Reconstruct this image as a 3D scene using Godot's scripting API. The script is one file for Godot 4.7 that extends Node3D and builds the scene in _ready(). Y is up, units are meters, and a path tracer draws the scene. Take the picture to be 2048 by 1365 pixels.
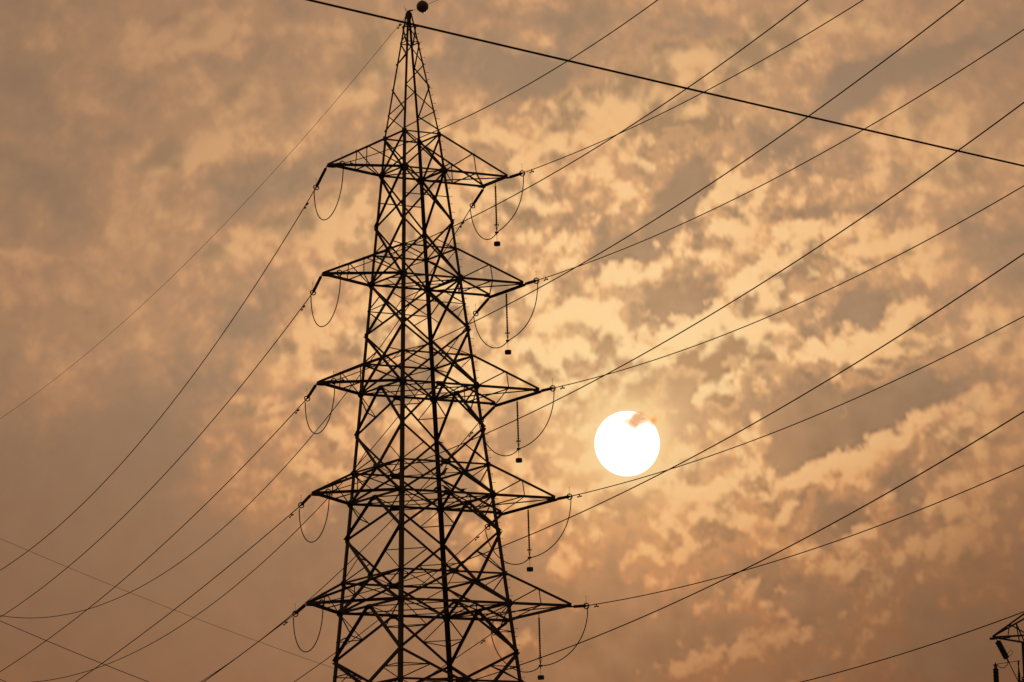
extends Node3D
# A lattice transmission tower against a cloudy evening sky.  Units are metres, y is up, the camera looks along -z.

const EYE := Vector3(0, 1.6, 0)
const TOWER := Vector3(-4.89, 0, -220)
const TOWER_TURN := 31.04
# heights of the six cross arms: where their upper and lower chords meet the legs, and the leg joint between two arms
const UPPER := [53.41, 47.25, 41.57, 35.87, 30.20, 24.62]
const LOWER := [51.44, 45.69, 39.99, 34.29, 28.67, 23.02]
const JOINT := [48.69, 43.03, 37.80, 32.40, 26.18, 20.70]
const ORDER := ["topmost", "second", "third", "fourth", "fifth", "sixth"]
const RIGHT_LINE := 161.0   # compass of the span that comes towards the camera, and of the one that leaves to the left
const LEFT_LINE := -23.0
const W := 4096             # the sky picture

var rng := RandomNumberGenerator.new()
var taken := {}
var steel: StandardMaterial3D
var steel_b: StandardMaterial3D
var zinc: StandardMaterial3D
var wire_m: StandardMaterial3D
var polymer: StandardMaterial3D
var porcelain: StandardMaterial3D
var feather: StandardMaterial3D
var angle_mesh: ArrayMesh
var plate_mesh: ArrayMesh
var oct_mesh: ArrayMesh
var camera: Camera3D
var sun_dir := Vector3(0.02583, 0.15820, -0.98707)


func _ready() -> void:
	rng.seed = 7
	# ---- camera
	camera = Camera3D.new()
	camera.name = "camera"
	camera.fov = 9.0
	camera.near = 0.5
	camera.far = 40000.0
	camera.position = EYE
	camera.basis = Basis(Vector3.RIGHT, deg_to_rad(10.508)) * Basis(Vector3.BACK, deg_to_rad(-1.737))
	add_child(camera)
	camera.current = true
	# ---- sky and exposure
	var env := Environment.new()
	env.background_mode = Environment.BG_SKY
	env.tonemap_mode = Environment.TONE_MAPPER_LINEAR
	env.tonemap_exposure = 1.0
	env.sdfgi_enabled = true
	env.ssao_enabled = true
	env.ssil_enabled = true
	var sky := Sky.new()
	var pano := PanoramaSkyMaterial.new()
	pano.panorama = ImageTexture.create_from_image(paint_sky())
	sky.sky_material = pano
	env.sky = sky
	env.sky_rotation = Vector3(deg_to_rad(SKY_TILT), 0, 0)
	var we := WorldEnvironment.new()
	we.name = "world_environment"
	we.environment = env
	add_child(we)
	# ---- sun light: low, behind the tower, dulled by the haze
	var sun := DirectionalLight3D.new()
	sun.name = "sunlight"
	sun.light_energy = 1.35
	sun.light_color = Color(1.0, 0.80, 0.56)
	sun.light_angular_distance = 0.5
	sun.shadow_enabled = true
	add_child(sun)
	var towards := sun_dir.rotated(Vector3.RIGHT, deg_to_rad(1.1))
	sun.basis = Basis.looking_at(-towards, Vector3.UP)

	make_materials()
	make_shapes()
	build_ground()
	build_sun()
	build_tower()
	build_fittings()
	build_lines()
	build_terminal()
	build_birds()


# ------------------------------------------------------------------ naming
func numbered(called: String) -> String:
	var n: int = taken.get(called, 0)
	taken[called] = n + 1
	return called if n == 0 else "%s_%03d" % [called, n]


func thing(called: String, label: String, category: String, at := Vector3.ZERO, group := "") -> Node3D:
	var o := Node3D.new()
	o.name = numbered(called)
	o.position = at
	add_child(o)
	tag(o, label, category, group)
	return o


func tag(o: Node, label: String, category: String, group := "") -> void:
	o.set_meta("label", label)
	o.set_meta("category", category)
	if group != "":
		o.set_meta("group", group)


func part(parent: Node, called: String, mesh: Mesh, mat: Material, where := Transform3D()) -> MeshInstance3D:
	var o := MeshInstance3D.new()
	var n: int = parent.get_meta("_n_" + called, 0)
	parent.set_meta("_n_" + called, n + 1)
	o.name = called if n == 0 else "%s_%03d" % [called, n]
	o.mesh = mesh
	o.material_override = mat
	o.transform = where
	parent.add_child(o, true)
	return o


# ------------------------------------------------------------------ materials
func steel_like(color: Color, rough: float, seed_: int, spread: float) -> StandardMaterial3D:
	var m := StandardMaterial3D.new()
	var n := FastNoiseLite.new()
	n.seed = seed_
	n.frequency = 0.02
	n.fractal_octaves = 4
	var t := NoiseTexture2D.new()
	t.width = 256
	t.height = 256
	t.seamless = true
	t.noise = n
	var ramp := Gradient.new()
	ramp.set_color(0, color.lerp(Color.BLACK, spread))
	ramp.set_color(1, color.lerp(Color(0.55, 0.42, 0.32), spread * 0.35))
	t.color_ramp = ramp
	m.albedo_texture = t
	m.uv1_triplanar = true
	m.uv1_world_triplanar = true
	m.uv1_scale = Vector3.ONE * 0.7
	m.roughness = rough
	return m


func make_materials() -> void:
	steel = steel_like(Color(0.17, 0.16, 0.15), 0.7, 3, 0.25)
	steel_b = steel_like(Color(0.19, 0.17, 0.155), 0.7, 8, 0.3)
	zinc = steel_like(Color(0.20, 0.185, 0.17), 0.55, 5, 0.3)
	wire_m = steel_like(Color(0.22, 0.19, 0.17), 0.95, 11, 0.2)
	wire_m.metallic_specular = 0.15
	polymer = steel_like(Color(0.24, 0.165, 0.145), 0.85, 13, 0.2)
	porcelain = steel_like(Color(0.14, 0.12, 0.11), 0.85, 17, 0.2)
	feather = steel_like(Color(0.13, 0.12, 0.12), 0.8, 19, 0.2)


# ------------------------------------------------------------------ shapes
func extrude(section: PackedVector2Array) -> ArrayMesh:
	# a section (anticlockwise) drawn from z = 0 to z = 1
	var st := SurfaceTool.new()
	st.begin(Mesh.PRIMITIVE_TRIANGLES)
	st.set_smooth_group(-1)
	var n := section.size()
	for i in n:
		var a := section[i]
		var b := section[(i + 1) % n]
		quad(st, Vector3(a.x, a.y, 0), Vector3(b.x, b.y, 0), Vector3(b.x, b.y, 1), Vector3(a.x, a.y, 1))
	var tri := Geometry2D.triangulate_polygon(section)
	for i in range(0, tri.size(), 3):
		var p := section[tri[i]]
		var q := section[tri[i + 1]]
		var r := section[tri[i + 2]]
		if (q - p).cross(r - p) < 0:
			var s := q
			q = r
			r = s
		for z in [0.0, 1.0]:
			st.add_vertex(Vector3(p.x, p.y, z))
			st.add_vertex(Vector3(q.x, q.y, z) if z == 0.0 else Vector3(r.x, r.y, z))
			st.add_vertex(Vector3(r.x, r.y, z) if z == 0.0 else Vector3(q.x, q.y, z))
	st.generate_normals()
	return st.commit()


func quad(st: SurfaceTool, a: Vector3, b: Vector3, c: Vector3, d: Vector3) -> void:
	# corners anticlockwise as seen from outside; Godot wants them clockwise
	for v in [a, c, b, a, d, c]:
		st.add_vertex(v)


func make_shapes() -> void:
	# a rolled steel angle; x and y are its two flanges, the brace lies with its wide flange centred on the axis
	var t := 0.13
	angle_mesh = extrude(PackedVector2Array([Vector2(-0.5, 0), Vector2(0.5, 0), Vector2(0.5, t), Vector2(-0.5 + t, t), Vector2(-0.5 + t, 0.9), Vector2(-0.5, 0.9)]))
	var b := 0.08
	plate_mesh = extrude(PackedVector2Array([Vector2(-0.5 + b, -0.5), Vector2(0.5 - b, -0.5), Vector2(0.5, -0.5 + b * 2), Vector2(0.5, 0.5 - b * 2), Vector2(0.5 - b, 0.5), Vector2(-0.5 + b, 0.5), Vector2(-0.5, 0.5 - b * 2), Vector2(-0.5, -0.5 + b * 2)]))
	var oct := PackedVector2Array()
	for i in 8:
		var a := TAU * (i + 0.5) / 8.0
		oct.append(Vector2(cos(a), sin(a)) * (0.52 if i % 2 else 0.47))
	oct_mesh = extrude(oct)


func angle(parent: Node, called: String, a: Vector3, b: Vector3, size: float, normal: Vector3, mat: Material = null) -> MeshInstance3D:
	# one steel angle from a to b whose wide flange faces along normal; each is set a few millimetres off its neighbours
	var z := b - a
	var d := z.normalized()
	var y := (-normal - d * d.dot(-normal)).normalized()
	var x := y.cross(d)
	var off := -y * rng.randf_range(0.004, 0.03)
	if rng.randf() < 0.5:
		x = -x
		y = -y
	var basis_ := Basis(x * size, y * size, z)
	if basis_.determinant() < 0:
		basis_.x = -basis_.x
	return part(parent, called, angle_mesh, mat if mat else steel, Transform3D(basis_, a + off))


func plate(parent: Node, called: String, at: Vector3, normal: Vector3, along: Vector3, w: float, h: float, mesh: ArrayMesh, thick := 0.024) -> MeshInstance3D:
	var n := normal.normalized()
	var x := (along - n * n.dot(along)).normalized()
	var y := n.cross(x)
	return part(parent, called, mesh, steel, Transform3D(Basis(x * w, y * h, n * thick), at + n * rng.randf_range(0.012, 0.03)))


func frame_of(d: Vector3) -> Basis:
	# z along d, y as upright as can be
	d = d.normalized()
	var x := Vector3.UP.cross(d)
	x = x.normalized() if x.length() > 1e-3 else Vector3.RIGHT
	return Basis(x, d.cross(x), d)


func tube(st: SurfaceTool, pts: PackedVector3Array, radii: Array, sides := 8, smooth := 0) -> void:
	st.set_smooth_group(smooth)
	var rings := []
	for i in pts.size():
		var d := pts[min(i + 1, pts.size() - 1)] - pts[max(i - 1, 0)]
		var f := frame_of(d)
		var r: float = radii[min(i, radii.size() - 1)]
		var ring := PackedVector3Array()
		for k in sides:
			var a := TAU * k / sides
			ring.append(pts[i] + (f.x * cos(a) + f.y * sin(a)) * r)
		rings.append(ring)
	for i in rings.size() - 1:
		for k in sides:
			var l := (k + 1) % sides
			quad(st, rings[i][k], rings[i][l], rings[i + 1][l], rings[i + 1][k])
	for e in [0, rings.size() - 1]:
		for k in range(1, sides - 1):
			var tri := [rings[e][0], rings[e][k], rings[e][k + 1]]
			if e == 0:
				tri = [rings[e][0], rings[e][k], rings[e][k + 1]]
			else:
				tri = [rings[e][0], rings[e][k + 1], rings[e][k]]
			for v in tri:
				st.add_vertex(v)


func start() -> SurfaceTool:
	var st := SurfaceTool.new()
	st.begin(Mesh.PRIMITIVE_TRIANGLES)
	return st


func done(st: SurfaceTool) -> ArrayMesh:
	st.generate_normals()
	return st.commit()


func rod(a: Vector3, b: Vector3, r: float, r2 := -1.0, sides := 8) -> ArrayMesh:
	var st := start()
	tube(st, PackedVector3Array([a, b]), [r, r if r2 < 0 else r2], sides)
	return done(st)


func lathe(profile: PackedVector2Array, sides := 14) -> ArrayMesh:
	# profile of (z, radius) turned about z
	var st := start()
	st.set_smooth_group(-1)
	for i in profile.size() - 1:
		var p := profile[i]
		var q := profile[i + 1]
		for k in sides:
			var a := TAU * k / sides
			var b := TAU * (k + 1) / sides
			var p0 := Vector3(cos(a) * p.y, sin(a) * p.y, p.x)
			var p1 := Vector3(cos(b) * p.y, sin(b) * p.y, p.x)
			var q0 := Vector3(cos(a) * q.y, sin(a) * q.y, q.x)
			var q1 := Vector3(cos(b) * q.y, sin(b) * q.y, q.x)
			quad(st, p0, p1, q1, q0)
	return done(st)


func sheds(z0: float, z1: float, n: int, core: float, wide: float, narrow: float) -> ArrayMesh:
	# the rippled body of an insulator
	var pr := PackedVector2Array([Vector2(z0 - 0.001, 0.0), Vector2(z0, core)])
	for i in n:
		var a := z0 + (z1 - z0) * (i + 0.15) / n
		var s := (z1 - z0) / n
		var r := wide if i % 2 == 0 else narrow
		pr.append(Vector2(a, core))
		pr.append(Vector2(a + s * 0.16, r))
		pr.append(Vector2(a + s * 0.28, r))
		pr.append(Vector2(a + s * 0.5, core))
	pr.append(Vector2(z1, core))
	pr.append(Vector2(z1 + 0.001, 0.0))
	return lathe(pr)


func torus(major: float, minor: float, n := 24, m := 8) -> ArrayMesh:
	var st := start()
	st.set_smooth_group(0)
	for i in n:
		for k in m:
			var v := []
			for c in [[i, k], [i, k + 1], [i + 1, k + 1], [i + 1, k]]:
				var a: float = TAU * c[0] / n
				var b: float = TAU * c[1] / m
				v.append(Vector3(cos(a) * (major + cos(b) * minor), sin(a) * (major + cos(b) * minor), sin(b) * minor))
			quad(st, v[0], v[3], v[2], v[1])
	return done(st)


func smooth_line(keys: Array, n: int) -> PackedVector3Array:
	# a cubic Bezier through four points
	var out := PackedVector3Array()
	for i in n + 1:
		var t := float(i) / n
		var a: Vector3 = keys[0]
		out.append(a.bezier_interpolate(keys[1], keys[2], keys[3], t))
	return out


# ------------------------------------------------------------------ sky: air and clouds only
const SKY_TILT := -63.5
var cloud_big := FastNoiseLite.new()
var cloud_mid := FastNoiseLite.new()
var cloud_fine := FastNoiseLite.new()
var cloud_core := FastNoiseLite.new()
var cloud_puff := FastNoiseLite.new()
var blobs := {}
var view_x := Vector3.RIGHT
var view_y := Vector3.UP
var view_z := Vector3.FORWARD


func blob(x: float, y: float, rx: float, ry: float, turn: float, w: float) -> void:
	var c := cos(deg_to_rad(turn))
	var s := sin(deg_to_rad(turn))
	var b := [x, y, c / rx, s / rx, -s / ry, c / ry, w]
	# filed under every square of the sky that it reaches
	var r := 2.35 * maxf(rx, ry)
	for j in range(int(floor((y - r) / 96.0)), int(floor((y + r) / 96.0)) + 1):
		for i in range(int(floor((x - r) / 96.0)), int(floor((x + r) / 96.0)) + 1):
			var k := Vector2i(i, j)
			if not blobs.has(k):
				blobs[k] = []
			blobs[k].append(b)


func lay_out_clouds() -> void:
	# where the cloud banks (+) and the clear gaps (-) of this evening lie, as places on the sky; 151 units are one degree
	# upper left
	blob(410, 60, 150, 45, -8, 0.7)
	blob(120, 95, 110, 40, 0, 0.25)
	blob(700, 70, 110, 40, 5, 0.6)
	blob(760, 160, 110, 50, -20, 0.55)
	blob(600, 25, 60, 40, 60, -0.5)
	blob(480, 130, 90, 25, 0, -0.35)
	blob(60, 170, 60, 130, 10, -0.45)
	blob(260, 210, 90, 60, 30, -0.25)
	blob(430, 200, 120, 45, 30, 0.45)
	blob(400, 310, 190, 34, -8, 0.55)
	blob(120, 180, 60, 40, 0, 0.3)
	blob(560, 250, 70, 30, -35, -0.5)
	blob(530, 385, 130, 50, -35, -0.6)
	blob(620, 330, 80, 24, -30, -0.35)
	blob(690, 300, 90, 30, -25, 0.2)
	blob(90, 400, 110, 90, 0, -0.5)
	blob(280, 430, 130, 70, 10, 0.35)
	blob(640, 440, 130, 50, -20, 0.8)
	blob(470, 510, 90, 40, -15, 0.5)
	blob(430, 600, 90, 60, 0, -0.35)
	blob(30, 515, 60, 16, 8, 0.4)
	blob(180, 560, 140, 60, 20, 0.3)
	blob(60, 650, 90, 60, 0, -0.2)
	blob(220, 700, 150, 60, -10, 0.35)
	blob(120, 780, 90, 40, -20, 0.3)
	# lower left: nearly clear
	blob(150, 1000, 330, 190, -20, -1.0)
	blob(330, 850, 110, 60, -45, -0.5)
	blob(350, 1260, 420, 170, 0, -1.2)
	blob(470, 830, 90, 60, -40, 0.35)
	blob(560, 720, 110, 60, -20, 0.45)
	blob(660, 690, 90, 50, 0, 0.55)
	blob(600, 880, 120, 70, -30, 0.45)
	blob(470, 980, 120, 60, -20, 0.4)
	blob(640, 1010, 90, 60, 0, 0.35)
	blob(760, 1130, 160, 110, 0, -0.7)
	blob(790, 1290, 140, 80, 0, -0.7)
	# behind the tower and the upper middle
	blob(860, 90, 90, 50, 0, 0.35)
	blob(960, 60, 60, 26, -25, 0.3)
	blob(1020, 150, 190, 65, 35, -0.95)
	blob(1090, 20, 120, 26, 0, -0.5)
	blob(920, 262, 60, 22, 15, 0.45)
	blob(880, 420, 150, 100, 0, 0.25)
	blob(800, 620, 130, 90, 0, 0.3)
	blob(880, 830, 140, 90, 0, 0.3)
	# the great bank right of the tower
	blob(1090, 270, 130, 62, -18, 0.95)
	blob(1210, 225, 110, 60, -20, 0.8)
	blob(1400, 225, 140, 44, 8, 0.75)
	blob(1310, 120, 90, 40, -10, 0.7)
	blob(1440, 120, 110, 34, -15, 0.6)
	blob(1560, 80, 120, 45, -10, 0.6)
	blob(1680, 45, 110, 40, 0, 0.45)
	blob(1420, 45, 70, 28, 0, -0.6)
	blob(1130, 140, 60, 30, 0, -0.4)
	blob(1840, 140, 190, 34, -20, -0.95)
	blob(1690, 190, 130, 30, -38, -0.7)
	blob(1500, 300, 90, 30, -30, -0.4)
	blob(1150, 400, 170, 95, -5, 0.75)
	blob(1120, 430, 55, 60, 20, -0.45)
	blob(1170, 505, 60, 40, -30, -0.35)
	blob(1365, 395, 36, 95, 38, -0.8)
	blob(1400, 530, 60, 34, -20, 0.4)
	blob(1275, 500, 60, 26, 25, -0.55)
	blob(1470, 410, 90, 60, 10, 0.8)
	blob(1570, 470, 110, 60, -10, 0.55)
	blob(1560, 570, 90, 46, 0, 0.7)
	blob(1640, 425, 120, 20, -10, -0.55)
	blob(1770, 520, 115, 48, -18, 0.85)
	blob(1700, 620, 90, 26, -15, -0.6)
	blob(1870, 300, 130, 90, 20, 0.5)
	blob(2000, 330, 80, 80, 0, 0.3)
	blob(1985, 480, 80, 70, 20, -0.5)
	blob(1930, 560, 70, 60, 40, 0.25)
	blob(1960, 680, 120, 70, 0, 0.45)
	# round the sun
	blob(1165, 622, 90, 44, 12, 0.9)
	blob(1310, 655, 36, 40, 20, -0.45)
	blob(1240, 560, 60, 60, 0, 0.4)
	blob(1366, 575, 55, 40, 30, -0.65)
	blob(1270, 606, 60, 26, 10, -0.45)
	blob(1110, 690, 130, 30, -10, 0.6)
	blob(1440, 662, 85, 34, -12, 0.9)
	blob(1290, 705, 130, 40, -12, 0.5)
	blob(1150, 780, 120, 60, 0, 0.6)
	blob(1110, 900, 60, 40, 20, -0.35)
	blob(1190, 1010, 60, 26, 0, -0.3)
	blob(1340, 780, 50, 26, 0, -0.8)
	blob(1430, 760, 26, 60, 30, 0.6)
	blob(1540, 705, 160, 30, 5, 0.7)
	blob(1530, 800, 150, 44, -8, -0.45)
	blob(1255, 890, 210, 160, 0, 0.16)
	blob(1420, 900, 110, 60, -20, 0.5)
	blob(1640, 870, 150, 48, -22, -1.0)
	blob(1840, 770, 150, 44, -10, -0.7)
	blob(1750, 700, 120, 36, -20, 0.5)
	blob(1740, 905, 95, 46, -12, 1.0)
	blob(1570, 965, 90, 44, 10, 0.9)
	blob(1720, 1000, 130, 36, -20, -0.6)
	blob(1840, 845, 60, 26, 10, 0.45)
	blob(1960, 860, 110, 80, 20, 0.4)
	blob(1910, 985, 80, 50, 0, 0.45)
	blob(1870, 1000, 60, 40, 20, 0.3)
	blob(1282, 818, 26, 13, 15, -0.9)
	blob(1754, 833, 40, 30, 0, -0.4)
	blob(1300, 508, 36, 26, 0, -0.3)
	# lower right
	blob(1130, 1000, 130, 34, -6, 0.7)
	blob(1350, 1000, 160, 50, 0, 0.5)
	blob(1140, 1080, 130, 34, 6, -0.35)
	blob(1480, 1060, 130, 50, -10, 0.4)
	blob(1320, 1110, 150, 44, -10, 0.3)
	blob(1220, 1250, 150, 90, 0, -0.9)
	blob(1110, 1260, 60, 24, -20, 0.25)
	blob(1390, 1240, 70, 44, 20, 0.35)
	blob(1560, 1190, 140, 50, 0, -0.3)
	blob(1640, 1130, 90, 30, 20, 0.4)
	blob(1790, 1130, 110, 36, -25, 0.45)
	blob(1940, 1090, 90, 50, 0, 0.45)
	blob(1860, 1190, 110, 40, -10, 0.3)
	blob(1450, 1325, 130, 30, 0, 0.5)
	blob(1620, 1275, 130, 44, 0, 0.4)
	blob(1960, 1290, 170, 80, 0, -0.5)


func ramp(r: float, stops: Array) -> Color:
	for i in range(1, stops.size()):
		if r < stops[i][0]:
			return stops[i - 1][1].lerp(stops[i][1], (r - stops[i - 1][0]) / (stops[i][0] - stops[i - 1][0]))
	return stops[-1][1]


# colours of the evening by the distance from the sun: air, thin cloud, full cloud, thick heart of a cloud
var air := [[0.0, rgb(255, 220, 160)], [72.0, rgb(250, 212, 154)], [100.0, rgb(226, 180, 132)], [170.0, rgb(200, 156, 114)], [400.0, rgb(172, 136, 102)], [800.0, rgb(161, 129, 100)], [1200.0, rgb(148, 117, 91)], [1700.0, rgb(138, 108, 84)], [4000.0, rgb(130, 104, 82)], [12000.0, rgb(118, 97, 80)]]
var thin := [[0.0, rgb(255, 224, 166)], [80.0, rgb(254, 214, 156)], [140.0, rgb(249, 201, 143)], [300.0, rgb(242, 188, 132)], [500.0, rgb(230, 172, 120)], [800.0, rgb(210, 156, 112)], [1100.0, rgb(184, 138, 102)], [1600.0, rgb(164, 123, 92)], [4000.0, rgb(150, 116, 89)], [12000.0, rgb(136, 110, 88)]]
var full := [[0.0, rgb(255, 226, 172)], [90.0, rgb(255, 219, 162)], [220.0, rgb(255, 214, 157)], [400.0, rgb(252, 204, 147)], [620.0, rgb(241, 188, 132)], [850.0, rgb(222, 171, 121)], [1150.0, rgb(195, 148, 108)], [1600.0, rgb(175, 131, 98)], [4000.0, rgb(160, 124, 94)], [12000.0, rgb(144, 116, 92)]]
var heart := [[0.0, rgb(255, 214, 154)], [75.0, rgb(236, 192, 138)], [120.0, rgb(204, 160, 116)], [220.0, rgb(184, 144, 105)], [400.0, rgb(170, 134, 100)], [800.0, rgb(165, 131, 99)], [1200.0, rgb(152, 119, 92)], [1700.0, rgb(142, 111, 86)], [4000.0, rgb(136, 108, 85)], [12000.0, rgb(122, 100, 83)]]


func rgb(r: float, g: float, b: float) -> Color:
	return Color(r / 255.0, g / 255.0, b / 255.0)


func density(d: Vector3, fine: bool) -> float:
	var z := d.dot(view_z)
	var p := d * 8672.0
	var bank := 0.0
	if z > 0.9:
		var x := 1024.0 + 8672.0 * d.dot(view_x) / z
		var y := 682.5 - 8672.0 * d.dot(view_y) / z
		# ragged edges: the places are stirred before they are looked up
		x += cloud_mid.get_noise_3dv(p) * 62.0
		y += cloud_mid.get_noise_3d(p.y + 900.0, p.z, p.x) * 52.0
		for b in blobs.get(Vector2i(int(floor(x / 96.0)), int(floor(y / 96.0))), []):
			var u: float = (x - b[0]) * b[2] + (y - b[1]) * b[3]
			if u > 2.4 or u < -2.4:
				continue
			var v: float = (x - b[0]) * b[4] + (y - b[1]) * b[5]
			var q := u * u + v * v
			if q < 5.5:
				bank += b[6] * exp(-q)
	var n := cloud_big.get_noise_3dv(p)
	var outer := smoothstep(0.05, 0.125, d.angle_to(sun_dir))
	var dens := bank * (0.80 + 0.15 * outer) + n * (0.80 - 0.34 * outer)
	if fine:
		# lobes everywhere, frayed wisps mostly at the rims
		dens += cloud_puff.get_noise_3dv(p) * (-0.34 + 0.14 * outer) + 0.03
		var rim := 1.0 - 0.72 * smoothstep(0.15, 0.75, dens)
		dens += cloud_fine.get_noise_3dv(p) * 0.34 * rim * (1.0 - 0.5 * outer)
	return dens


func sky_colour(d: Vector3, fine: bool) -> Color:
	var p := d * 8672.0
	var away := acos(clampf(d.dot(sun_dir), -1, 1)) * 8672.0
	var height := asin(clampf(d.y, -1, 1)) * 8672.0 - 1590.0      # above the middle of the view
	var dens := density(d, fine)
	# far from the sun the clouds are hazier and their edges softer
	var soft := smoothstep(420.0, 1000.0, away)
	dens += 0.07 + 0.05 * soft
	# the crown of a cloud and its side towards the sun are brighter, what lies behind its bulk is duller
	var side := 0.0
	if fine and dens > -0.6:
		var to := (sun_dir - d)
		to = (to.normalized() * (0.25 + 0.75 * soft) + Vector3.UP * (1.0 - 0.75 * soft)).normalized() * (28.0 / 8672.0)
		side = clampf((dens - 0.07 - 0.05 * soft - density((d + to).normalized(), true)) * 1.3, -0.6, 0.6) * (1.0 - 0.62 * soft)
	# crowns end sharply, undersides fade out
	var wide := lerpf(0.46, 0.13, smoothstep(-0.22, 0.26, side)) + 0.34 * soft
	var veil := smoothstep(-wide, wide * 0.9, dens)
	var body := smoothstep(0.02, 0.34 + wide * 0.7, dens)
	var core := smoothstep(-0.24, 0.62, cloud_core.get_noise_3dv(p) * 0.95 + 0.34 * (dens - 0.34) - side * 1.25)
	# the air gets thicker, darker and redder towards the horizon
	var low := clampf(-height / 700.0, -1.0, 1.3)
	var dim := away + 850.0 * maxf(low, 0.0) * maxf(low, 0.0)
	var haze := ramp(away, air) * (1.0 + (0.07 - 0.05 * soft) * cloud_core.get_noise_3dv(p * 1.7))
	var c := haze.lerp(ramp(dim, thin), veil)
	c = c.lerp(ramp(dim, full), clampf(body * (1.0 + side * 0.6), 0, 1))
	c = c.lerp(ramp(away, heart), core * smoothstep(0.0, 0.45, dens) * 0.95)
	c = c.lerp(rgb(255, 224, 172), 0.42 * maxf(side, 0.0) * veil * (1.0 - soft))
	c = Color(c.r, c.g * (1.0 - 0.010 * veil), c.b * (1.0 - 0.030 * veil))
	# the glow of the air close round the sun
	var rim := maxf(away - 60.0, 0.0)
	c = c.lerp(rgb(255, 226, 168), 0.70 * exp(-rim / 16.0) + 0.22 * exp(-rim / 110.0))
	# a bank of denser haze low on the right
	var murk := d - (view_z + view_x * 0.118 - view_y * 0.079).normalized()
	c = c * (1.0 - 0.17 * exp(-murk.length_squared() / 0.0030))
	c.a = 1.0
	if low > 0.0:
		c = Color(c.r * (1.0 - 0.06 * low), c.g * (1.0 - 0.155 * low), c.b * (1.0 - 0.23 * low))
	else:
		c = Color(c.r, c.g * (1.0 - 0.015 * low), c.b * (1.0 - 0.03 * low))
	return c


func dir_of(col: float, row: float, turn: Basis, w: float, h: float) -> Vector3:
	var a := TAU * (col + 0.5) / w
	var t := PI * (row + 0.5) / h
	return turn * Vector3(sin(a) * sin(t), cos(t), -cos(a) * sin(t))


func setup_sky() -> void:
	for n in [cloud_big, cloud_mid, cloud_fine, cloud_core]:
		n.noise_type = FastNoiseLite.TYPE_SIMPLEX_SMOOTH
		n.fractal_type = FastNoiseLite.FRACTAL_FBM
	cloud_big.seed = 58
	cloud_big.frequency = 1.0 / 150.0
	cloud_big.fractal_octaves = 5
	cloud_big.fractal_gain = 0.5
	cloud_mid.seed = 4
	cloud_mid.frequency = 1.0 / 150.0
	cloud_mid.fractal_octaves = 5
	cloud_mid.fractal_gain = 0.55
	cloud_puff.noise_type = FastNoiseLite.TYPE_SIMPLEX_SMOOTH
	cloud_puff.fractal_type = FastNoiseLite.FRACTAL_RIDGED
	cloud_puff.seed = 77
	cloud_puff.frequency = 1.0 / 85.0
	cloud_puff.fractal_octaves = 4
	cloud_puff.fractal_gain = 0.42
	cloud_fine.seed = 9
	cloud_fine.frequency = 1.0 / 38.0
	cloud_fine.fractal_octaves = 3
	cloud_fine.fractal_gain = 0.6
	cloud_core.seed = 31
	cloud_core.frequency = 1.0 / 140.0
	cloud_core.fractal_octaves = 3
	cloud_core.fractal_gain = 0.5
	lay_out_clouds()
	view_x = camera.basis.x
	view_y = camera.basis.y
	view_z = -camera.basis.z


func paint_sky() -> Image:
	setup_sky()
	var turn := Basis.from_euler(Vector3(deg_to_rad(SKY_TILT), 0, 0))
	# the whole sky, coarsely
	var far := Image.create_empty(512, 512, false, Image.FORMAT_RGB8)
	for j in 512:
		for i in 512:
			far.set_pixel(i, j, sky_colour(dir_of(i, j, turn, 512, 512), false))
	far.resize(W, W, Image.INTERPOLATE_CUBIC)
	# and finely where the cloud banks were laid out
	var cols := 1160
	var row0 := 216
	var rows := 350
	var lin := PackedVector3Array()
	lin.resize(cols * rows)
	var grid := PackedFloat32Array()
	grid.resize(cols * rows)
	for j in rows:
		for i in cols:
			var d := dir_of(i - cols / 2, row0 + j, turn, W, W)
			var off := rad_to_deg(acos(d.dot(view_z)))
			var k := j * cols + i
			grid[k] = smoothstep(10.2, 9.0, off)
			if grid[k] > 0.0:
				var c := sky_colour(d, true).srgb_to_linear()
				lin[k] = Vector3(c.r, c.g, c.b)
	# the renderer smooths the picture while it enlarges it: sharpen once against that
	var src := lin.duplicate()
	for pass_ in 2:
		var tmp := lin.duplicate()
		for k in range(cols + 1, cols * rows - cols - 1):
			if grid[k] > 0.0 and grid[k - cols] > 0.0 and grid[k + cols] > 0.0 and grid[k - 1] > 0.0 and grid[k + 1] > 0.0:
				var s := (lin[k] * 16.0 + (lin[k - 1] + lin[k + 1] + lin[k - cols] + lin[k + cols]) * 4.0 + lin[k - cols - 1] + lin[k - cols + 1] + lin[k + cols - 1] + lin[k + cols + 1]) / 36.0
				tmp[k] = lin[k] + (src[k] - s)
		lin = tmp
	for j in rows:
		for i in cols:
			var k := j * cols + i
			if grid[k] > 0.0:
				var v := lin[k]
				var c := Color(clampf(v.x, 0, 1), clampf(v.y, 0, 1), clampf(v.z, 0, 1)).linear_to_srgb()
				# a grain of less than one step, so that smooth air shows no bands
				c += Color(rng.randf() - 0.5, rng.randf() - 0.5, rng.randf() - 0.5, 0.0) / 255.0
				var at := posmod(i - cols / 2, W)
				far.set_pixel(at, row0 + j, far.get_pixel(at, row0 + j).lerp(c, grid[k]))
	return far


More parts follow.
